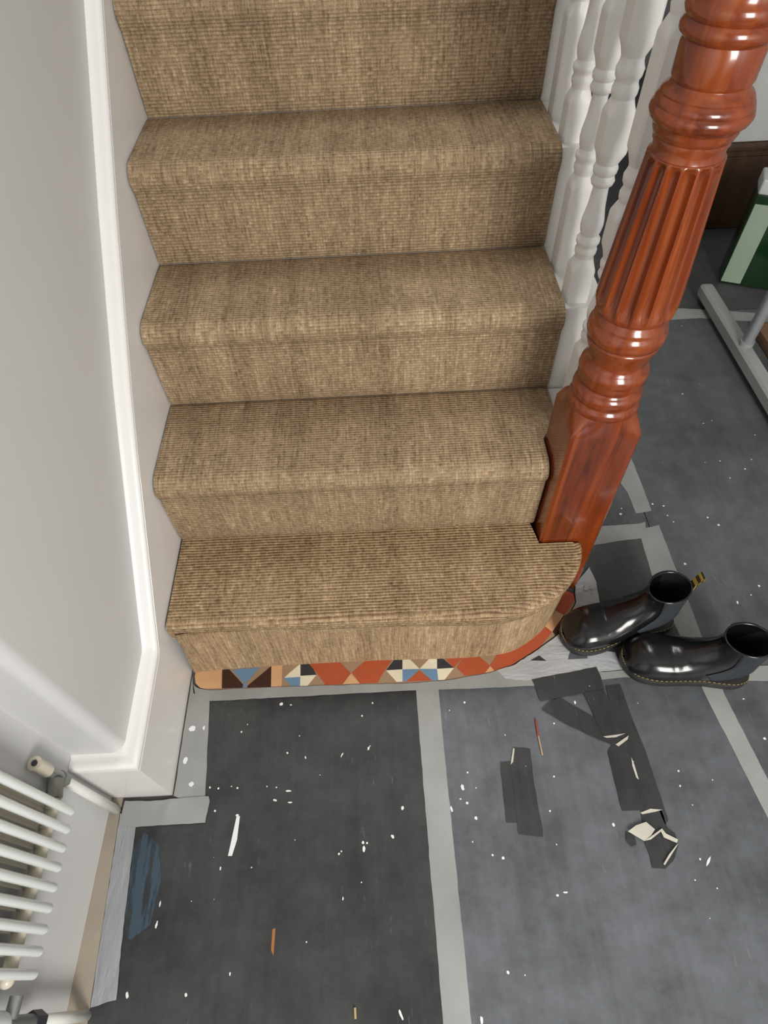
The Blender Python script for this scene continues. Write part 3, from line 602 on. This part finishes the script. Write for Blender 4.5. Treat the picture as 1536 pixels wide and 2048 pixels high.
# ------------------------------------------------------------------ balusters
BX = 0.807; BH = 0.0205
def bal_mesh(zr, zt):
    """baluster from z=0 (its tread); zr = lower ring height, zt = rail height; two square blocks and turning between"""
    parts = {}
    def sq(z, h, f): return [( h*(1/max(abs(math.cos(a)),abs(math.sin(a)))*(1-f)+f)*math.cos(a), h*(1/max(abs(math.cos(a)),abs(math.sin(a)))*(1-f)+f)*math.sin(a), z) for a in [2*math.pi*(i+.5)/40 for i in range(40)]]
    def block(z0, z1, c0, c1):
        R = []
        if c0: R += [sq(z0, .0165, 1), sq(z0+.008, .0185, .6), sq(z0+.018, BH, .12), sq(z0+.022, BH, 0)]
        else: R += [sq(z0, BH, 0)]
        if c1: R += [sq(z1-.022, BH, 0), sq(z1-.018, BH, .12), sq(z1-.008, .0185, .6), sq(z1, .0165, 1)]
        else: R += [sq(z1, BH, 0)]
        b = BM(); loft(b, R, True, True, True); return b
    parts['lower_block'] = block(0.0, zr-.022, False, True)
    b = BM(); lathe(b, [(zr-.023,.0160),(zr-.018,.0165),(zr-.013,.0185),(zr-.007,.0190),(zr-.003,.0172),(zr+.001,.0175),(zr+.006,.0200),(zr+.012,.0200),(zr+.016,.0170),(zr+.019,.0150),(zr+.025,.0172),(zr+.036,.0190),(zr+.046,.0184),(zr+.056,.0165),(zr+.064,.0150),(zr+.070,.0143),(zr+.095,.0125),(zr+.100,.0130),(zr+.103,.0170),(zr+.109,.0190),(zr+.114,.0172),(zr+.118,.0160),(zr+.121,.0185),(zr+.128,.0195),(zr+.133,.0175),(zr+.135,.0165)], n=32)
    parts['turned_spindle'] = b
    parts['middle_block'] = block(zr+.134, zr+.225, True, True)
    b = BM(); zz = zr+.224; ub = zr+.275
    lathe(b, [(zz,.0165),(zz+.006,.0185),(zz+.013,.0190),(zz+.019,.0165),(zz+.023,.0160),(zz+.028,.0190),(zz+.037,.0200),(zz+.043,.0175),(zz+.047,.0165),(zz+.053,.0165)], n=32)
    parts['ring_collar'] = b
    parts['top_square_block'] = block(ub, ub+.17, True, True)
    b = BM(); zz = ub+.168; L_ = zt-.09-zz
    lathe(b, [(zz,.0165),(zz+.01,.0190),(zz+.018,.0165),(zz+.03,.0185),(zz+.05,.0190),(zz+.07,.0160),(zz+L_*.5,.0125),(zz+L_*.75,.0125),(zz+L_-.05,.0140),(zz+L_-.03,.0185),(zz+L_-.01,.0180),(zz+L_,.0165)], n=32)
    parts['upper_spindle'] = b
    parts['upper_block'] = block(zt-.092, zt-.0005, True, False)
    return parts
GBAL = 'white turned balusters along the stair'
protos = {}
ords = ['first white baluster behind the newel post', 'second white baluster from the newel, on the third step', 'third white baluster from the newel, on the third step', 'fourth white baluster from the newel, on the fourth step', 'fifth white baluster from the newel, on the fourth step', 'sixth white baluster from the newel, on the fifth step', 'seventh white baluster from the newel, on the fifth step', 'eighth white baluster from the newel, on the sixth step', 'ninth white baluster from the newel, on the sixth step', 'tenth white baluster from the newel, on the seventh step']
seq = [(2, 'B')]+[(k, t_) for k in range(3, 8) for t_ in 'AB']
for i, (k, ty) in enumerate(seq[:10]):
    y = 0.248-0.0 + G*(k-3) + (0.0995 if ty == 'B' else 0.0)
    o = thing('baluster', (BX+(0.006 if i == 0 else 0.0), y-(0.006 if i == 0 else 0.0), tz(k)-0.006), 'turned '+ords[i], 'baluster', GBAL)
    zr = 0.104 if ty == 'A' else 0.200
    if ty not in protos:
        protos[ty] = [obj(nm, bb, M_baluster, o, smooth=40) for nm, bb in bal_mesh(zr, rail_z(y)-tz(k)+0.006).items()]
    else:
        for ch in protos[ty]:
            c = ch.copy(); COL.objects.link(c); c.parent = o

# ------------------------------------------------------------------ boots
def boot(loc, rz, side, label):
    root = thing('chelsea_boot', (loc[0], loc[1], loc[2]), label, 'boot', 'pair of black boots', rz)
    Ft = [(.004,.038),(.0125,.055),(.030,.070),(.052,.077),(.080,.0795),(.108,.086),(.136,.101),(.158,.124),(.166,.144),(.166,.158)]
    Bt = [(.003,.026),(.008,.0235),(.030,.024),(.060,.024),(.100,.024),(.150,.024),(.215,.025),(.262,.050),(.262,.110),(.259,.166)]
    Wd = [.019,.033,.0445,.0495,.0500,.0465,.0410,.0375,.0360,.0375]
    Ex = [2.3,2.3,2.3,2.3,2.3,2.2,2.1,2.0,2.0,2.0]
    ND = 6
    F = catmull([(x, 0, z) for x, z in Ft], ND); Bb = catmull([(x, 0, z) for x, z in Bt], ND); Wc = catmull([(w, e, 0) for w, e in zip(Wd, Ex)], ND)
    n = 40; rings = []
    for i, (f, c, w) in enumerate(zip(F, Bb, Wc)):
        mid = (f+c)/2; hv = (f-c)/2; ring = []
        s = i/(len(F)-1)
        for k in range(n):
            a = 2*math.pi*k/n; ca, sa = math.cos(a), math.sin(a)
            u = math.copysign(abs(ca)**(2/w.y), ca); v_ = math.copysign(abs(sa)**(2/w.y), sa)
            # widest low down: push the sides towards the sole on the foot
            drop = 0.42*max(0.0, 1-s*1.6)
            wid = w.x*v_
            p = mid+hv*(u-drop*(1-abs(u))*1.0)
            x = p.x; yy = wid+side*0.010*math.cos(min(1, x/0.26)*math.pi)*1.0*(1 if x < 0.26 else 1)
            # creases across the vamp
            cr = math.exp(-((x-0.090+0.15*yy*side)/0.008)**2)*0.0014+math.exp(-((x-0.112+0.25*yy*side)/0.011)**2)*0.0009
            zz = p.z-(cr if u > -0.2 else 0)
            ring.append((x, yy*(1-0.5*cr*8), zz))
        rings.append(ring)
    b = BM(); R = loft(b, rings, True, True, False)
    # rim fold and inside wall
    up = obj('leather_upper', b, M_leather, root, smooth=True)
    md = up.modifiers.new('thickness', 'SOLIDIFY'); md.thickness = 0.003; md.offset = -1
    b = BM(); last = rings[-1]; cx_ = sum(p[0] for p in last)/n
    lin = []
    for dz, k in ((-0.001, 0.93), (-0.03, 0.90), (-0.07, 0.95), (-0.105, 0.9)):
        lin.append([(cx_+(p[0]-cx_)*k+(-0.0 if dz > -0.05 else -0.008), p[1]*k, p[2]+dz) for p in last])
    loft(b, lin, True, False, True); obj('lining', b, M_lining, root, smooth=True)
    # elastic side panels: patches of the same surface lifted off it
    for sgn in (1, -1):
        b = BM(); g = []
        for i in range(int(len(rings)*0.62), len(rings)):
            t_ = (i-len(rings)*0.62)/(len(rings)*0.38)
            row = []
            for k in range(7):
                c0 = 0.25; half = 0.042+0.055*t_
                a = (c0+half*(k/3-1)) if sgn > 0 else (1-c0-half*(k/3-1))
                kk = (a*n) % n; k0 = int(kk); fr = kk-k0
                p = Vector(rings[i][k0]).lerp(Vector(rings[i][(k0+1) % n]), fr); row.append((p.x, p.y+sgn*0.0014, p.z))
            g.append(row)
        loft(b, g, closed=False); e = obj('elastic_panel', b, M_elastic, root, smooth=True)
        md = e.modifiers.new('thickness', 'SOLIDIFY'); md.thickness = 0.0016; md.offset = 0
    # sole, welt, stitching
    cen = lambda x: side*0.010*math.cos(min(1, x/0.26)*math.pi)
    prof_w = [(0.0,.004),(.002,.015),(.009,.0275),(.024,.040),(.05,.0475),(.08,.0485),(.11,.0445),(.14,.0400),(.17,.0370),(.20,.0380),(.23,.0380),(.252,.032),(.263,.021),(.267,.006)]
    def outline_(grow=0.0):
        cv = catmull([(x, w, 0) for x, w in prof_w], 3); A = [(p.x, p.y+grow+cen(p.x)) for p in cv]; Bq = [(p.x, -p.y-grow+cen(p.x)) for p in reversed(cv)]; return A+Bq
    b = BM(); o1 = outline_(0.0)
    loft(b, [[(x, y, z+(0.010*max(0, 1-x/0.05)**2)) for x, y in outline_(g_)] for z, g_ in ((0.0008, -0.003), (0.003, 0.0), (0.016, 0.0005), (0.0185, -0.001))], True, True, True); so = obj('sole', b, M_sole, root, smooth=50)
    b = BM(); loft(b, [[(x, y, z+(0.010*max(0, 1-x/0.05)**2)*0.8) for x, y in outline_(g_)] for z, g_ in ((0.0185, -0.002), (0.0225, 0.0010), (0.0255, -0.0005), (0.0265, -0.006))], True, True, True); we = obj('welt', b, M_sole, root, smooth=50)
    b = BM(); ow = outline_(-0.0015); acc = 0
    for i in range(len(ow)):
        a, c = Vector(ow[i]), Vector(ow[(i+1) % len(ow)]); L_ = (c-a).length
        if L_ < 1e-5: continue
        m_ = max(1, int(round(L_/0.0085)))
        for k in range(m_):
            q0 = a.lerp(c, (k+0.15)/m_); q1 = a.lerp(c, (k+0.72)/m_)
            zz = lambda p: 0.0262+0.008*max(0, 1-p.x/0.05)**2
            tube(b, [(q0.x, q0.y, zz(q0)), (q1.x, q1.y, zz(q1))], 0.0008, 6)
    obj('welt_stitching', b, M_stitch, we, smooth=True)
    # heel pull tab
    b = BM(); hx, hz = last[n//2][0], last[n//2][2]; yb = last[n//2][1]
    rows = [[(hx+dx, yb+w_, hz+dz) for w_ in (-0.008, 0.008)] for dx, dz in ((0.001, -0.045), (0.003, -0.02), (0.004, 0.0), (0.010, 0.022), (0.014, 0.030), (0.018, 0.022), (0.008, -0.002), (0.006, -0.03))]
    loft(b, rows, closed=False); tb = obj('pull_tab', b, M_tab, root)
    md = tb.modifiers.new('thickness', 'SOLIDIFY'); md.thickness = 0.002
    # toe cap seam line and collar seam as raised piping
    root.scale = (0.95, 0.97, 0.97)
    return root
boot((0.800, -0.172, 0.0012), math.radians(4), -1, 'black polished chelsea boot nearer the step, toe touching the tiled edge')
boot((0.914, -0.249, 0.0012), math.radians(-4), 1, 'black polished chelsea boot nearer the camera, by the black tape strips')

# ------------------------------------------------------------------ radiator with valves and pipes
rd = thing('column_radiator', (-0.075, -0.5315, 0), 'white column radiator of slim vertical tubes on the left wall', 'radiator')
NT_ = 9; pitch = 0.0253; ZB = 0.232; ZT = 0.78
for i in range(NT_):
    b = BM(); tube(b, [(0, -i*pitch, ZB-0.001*i), (0, -i*pitch, ZT)], 0.0066, 16, round_ends=True); obj('front_tube', b, M_radiator, rd, True)
for i in range(NT_):
    b = BM(); tube(b, [(-0.026, -i*pitch, ZB+0.004), (-0.026, -i*pitch, ZT)], 0.0062, 14, round_ends=True); obj('back_tube', b, M_cream, rd, True)
for z in (ZB+0.032, ZT-0.03):
    b = BM(); tube(b, [(-0.013, 0.006, z), (-0.013, -NT_*pitch+0.018, z)], 0.0095, 18, round_ends=True); hp = obj('header_pipe', b, M_cream, rd, True)
    for i in range(NT_):
        b = BM(); tube(b, [(-0.013, -i*pitch-0.005, z), (-0.013, -i*pitch+0.005, z)], 0.0115, 16); obj('section_hub', b, M_cream, hp, 40)
for y in (-0.19, -0.04):
    b = BM(); box(b, -0.0395, -0.030, y, y+0.02, 0.50, 0.54, 0.001); obj('wall_bracket', b, M_radiator, rd)
vl = thing('radiator_valve', (-0.1, -0.484, 0), 'grey radiator valve with cream cap on the pipe beside the skirting end', 'radiator valve')
b = BM(); tube(b, [(0, 0, -0.002), (0, 0, 0.225)], 0.0078, 18); obj('supply_pipe', b, M_pipe, vl, True)
b = BM(); tube(b, [(0, 0, 0.2255), (0, 0, 0.242)], 0.0120, 6); obj('compression_nut', b, M_nut, vl)
b = BM(); tube(b, [(0, 0, 0.242), (0, 0, 0.285)], 0.0095, 16); obj('valve_body', b, M_nut, vl, 40)
b = BM(); tube(b, [(0.004, -0.008, 0.262), (0.010, -0.036, 0.262)], 0.0125, 6); obj('union_nut', b, M_nut, vl)
b = BM(); tube(b, [(0, 0, 0.285), (0, 0, 0.325)], 0.0105, 18); cp = obj('cap', b, M_cream, vl, 40)
b = BM(); tube(b, [(0, 0, 0.3245), (0, 0, 0.3265)], 0.0045, 12); obj('screw_hole', b, M_dark, cp, 40)
vl = thing('radiator_valve', (-0.082, -0.786, 0), 'dark radiator valve on the nearer pipe at the photo bottom left', 'radiator valve')
b = BM(); tube(b, [(0, 0, -0.002), (0, 0, 0.160)], 0.0080, 18); obj('supply_pipe', b, M_pipe, vl, True)
b = BM(); tube(b, [(0, 0, 0.160), (0, 0, 0.186)], 0.0135, 6); obj('compression_nut', b, M_dark, vl, 40)
b = BM(); tube(b, [(0, 0, 0.186), (0, 0, 0.262)], 0.010, 16); obj('valve_body', b, M_nut, vl, 40)
b = BM(); tube(b, [(0.002, 0.006, 0.245), (0.003, 0.030, 0.245)], 0.0085, 14); obj('union_nut', b, M_nut, vl, 40)
b = BM(); tube(b, [(0, 0, 0.268), (0, 0, 0.330)], 0.016, 20, round_ends=True); obj('control_head', b, M_radiator, vl, True)

# ------------------------------------------------------------------ things beyond the newel
rk = thing('garment_rack', (1.53, 0.71, 0), 'white metal clothes rack with long floor bar and upright at right edge', 'clothes rack')
b = BM()
bar = []
for s_ in [i/24 for i in range(25)]:
    y = 0.305-0.86*s_
    r = 0.0185
    bar.append((0.0, y, 0.038))
rows = []
for i, p in enumerate(bar):
    e = 1.0
    rows.append([(p[0]+0.022*cx_, p[1], p[2]+0.021*cz_) for cx_, cz_ in ((-1,-.7),(-.7,-1),(.7,-1),(1,-.7),(1,.7),(.7,1),(-.7,1),(-1,.7))])
nose = [[(x*0+ (x)*k, y_+0.026*math.sqrt(max(0,1-k*k)), 0.038+(z-0.038)*k) for x, y_, z in rows[0]] for k in (0.15, 0.5, 0.8, 0.95)]
loft(b, nose+rows, True, True, True); obj('floor_bar', b, M_rack, rk, smooth=35)
b = BM(); tube(b, [(0.004, 0, 0.05), (0.004, 0, 1.55)], 0.0165, 24); obj('upright', b, M_chrome, rk, True)
b = BM(); tube(b, [(0.004, 0, 0.050), (0.004, 0, 0.072)], 0.0205, 24); obj('socket', b, M_rack, rk, 40)
for yy in (0.27, -0.5):
    b = BM(); lathe(b, [(0.0012, .012), (0.012, .014), (0.021, .010)], 0, yy, 20); obj('foot', b, M_dark, rk, 40)
# green carton
gc = thing('green_carton', (1.675, 1.125, 0), 'tall green carton with pale sage label and white top by the brown cabinet', 'carton', rz=math.radians(-22))
b = BM(); box(b, -0.045, 0.115, -0.028, 0.06, 0.0012, 0.30, 0.003); obj('carton_body', b, M_green, gc, 40)
b = BM(); box(b, -0.040, 0.022, -0.0290, -0.0275, 0.008, 0.272, 0.0005); obj('label', b, M_sage, gc)
b = BM(); box(b, -0.046, 0.116, -0.030, 0.061, 0.30, 0.345, 0.006); obj('lid', b, M_offwhite, gc, 40)
b = BM(); tube(b, [(0.02*math.cos(a)+0.012, 0.008+0.02*math.sin(a), 0.350) for a in [2*math.pi*i/24 for i in range(24)]]+[(0.032, 0.008, 0.350)], 0.004, 10); obj('ring_pull', b, M_yellow, gc, True)
# brown cabinet with white box on it
cb_ = thing('low_cabinet', (1.62, 1.46, 0), 'low dark brown wooden cabinet behind the green carton', 'cabinet')
b = BM(); box(b, -0.12, 0.32, 0.0, 0.42, 0.0012, 0.28, 0.004); obj('carcass', b, M_darkwood, cb_, 40)
b = BM(); box(b, -0.13, 0.325, -0.012, 0.43, 0.28, 0.300, 0.003); obj('top_board', b, M_darkwood, cb_, 40)
b = BM(); box(b, -0.10, 0.30, -0.006, 0.001, 0.03, 0.26, 0.002); obj('door', b, M_darkwood, cb_, 40)
wb = thing('white_box', (1.62, 1.47, 0.300), 'large plain white box standing on the dark brown cabinet', 'box')
b = BM(); box(b, 0.0, 0.30, 0.0, 0.38, 0.0005, 0.50, 0.006); obj('carton_body', b, M_offwhite, wb, 40)
b = BM(); box(b, -0.004, 0.304, -0.004, 0.384, 0.48, 0.53, 0.006); obj('lid', b, M_offwhite, wb, 40)
# flat cardboard
b = BM(); box(b, 0.0, 0.25, 0.0, 0.24, 0.0012, 0.035, 0.003); o = obj('cardboard_box', b, M_card, smooth=40); o.location = (1.625, 0.60, 0)
tag(o, 'flat brown cardboard box on the floor beside the rack upright', 'box')
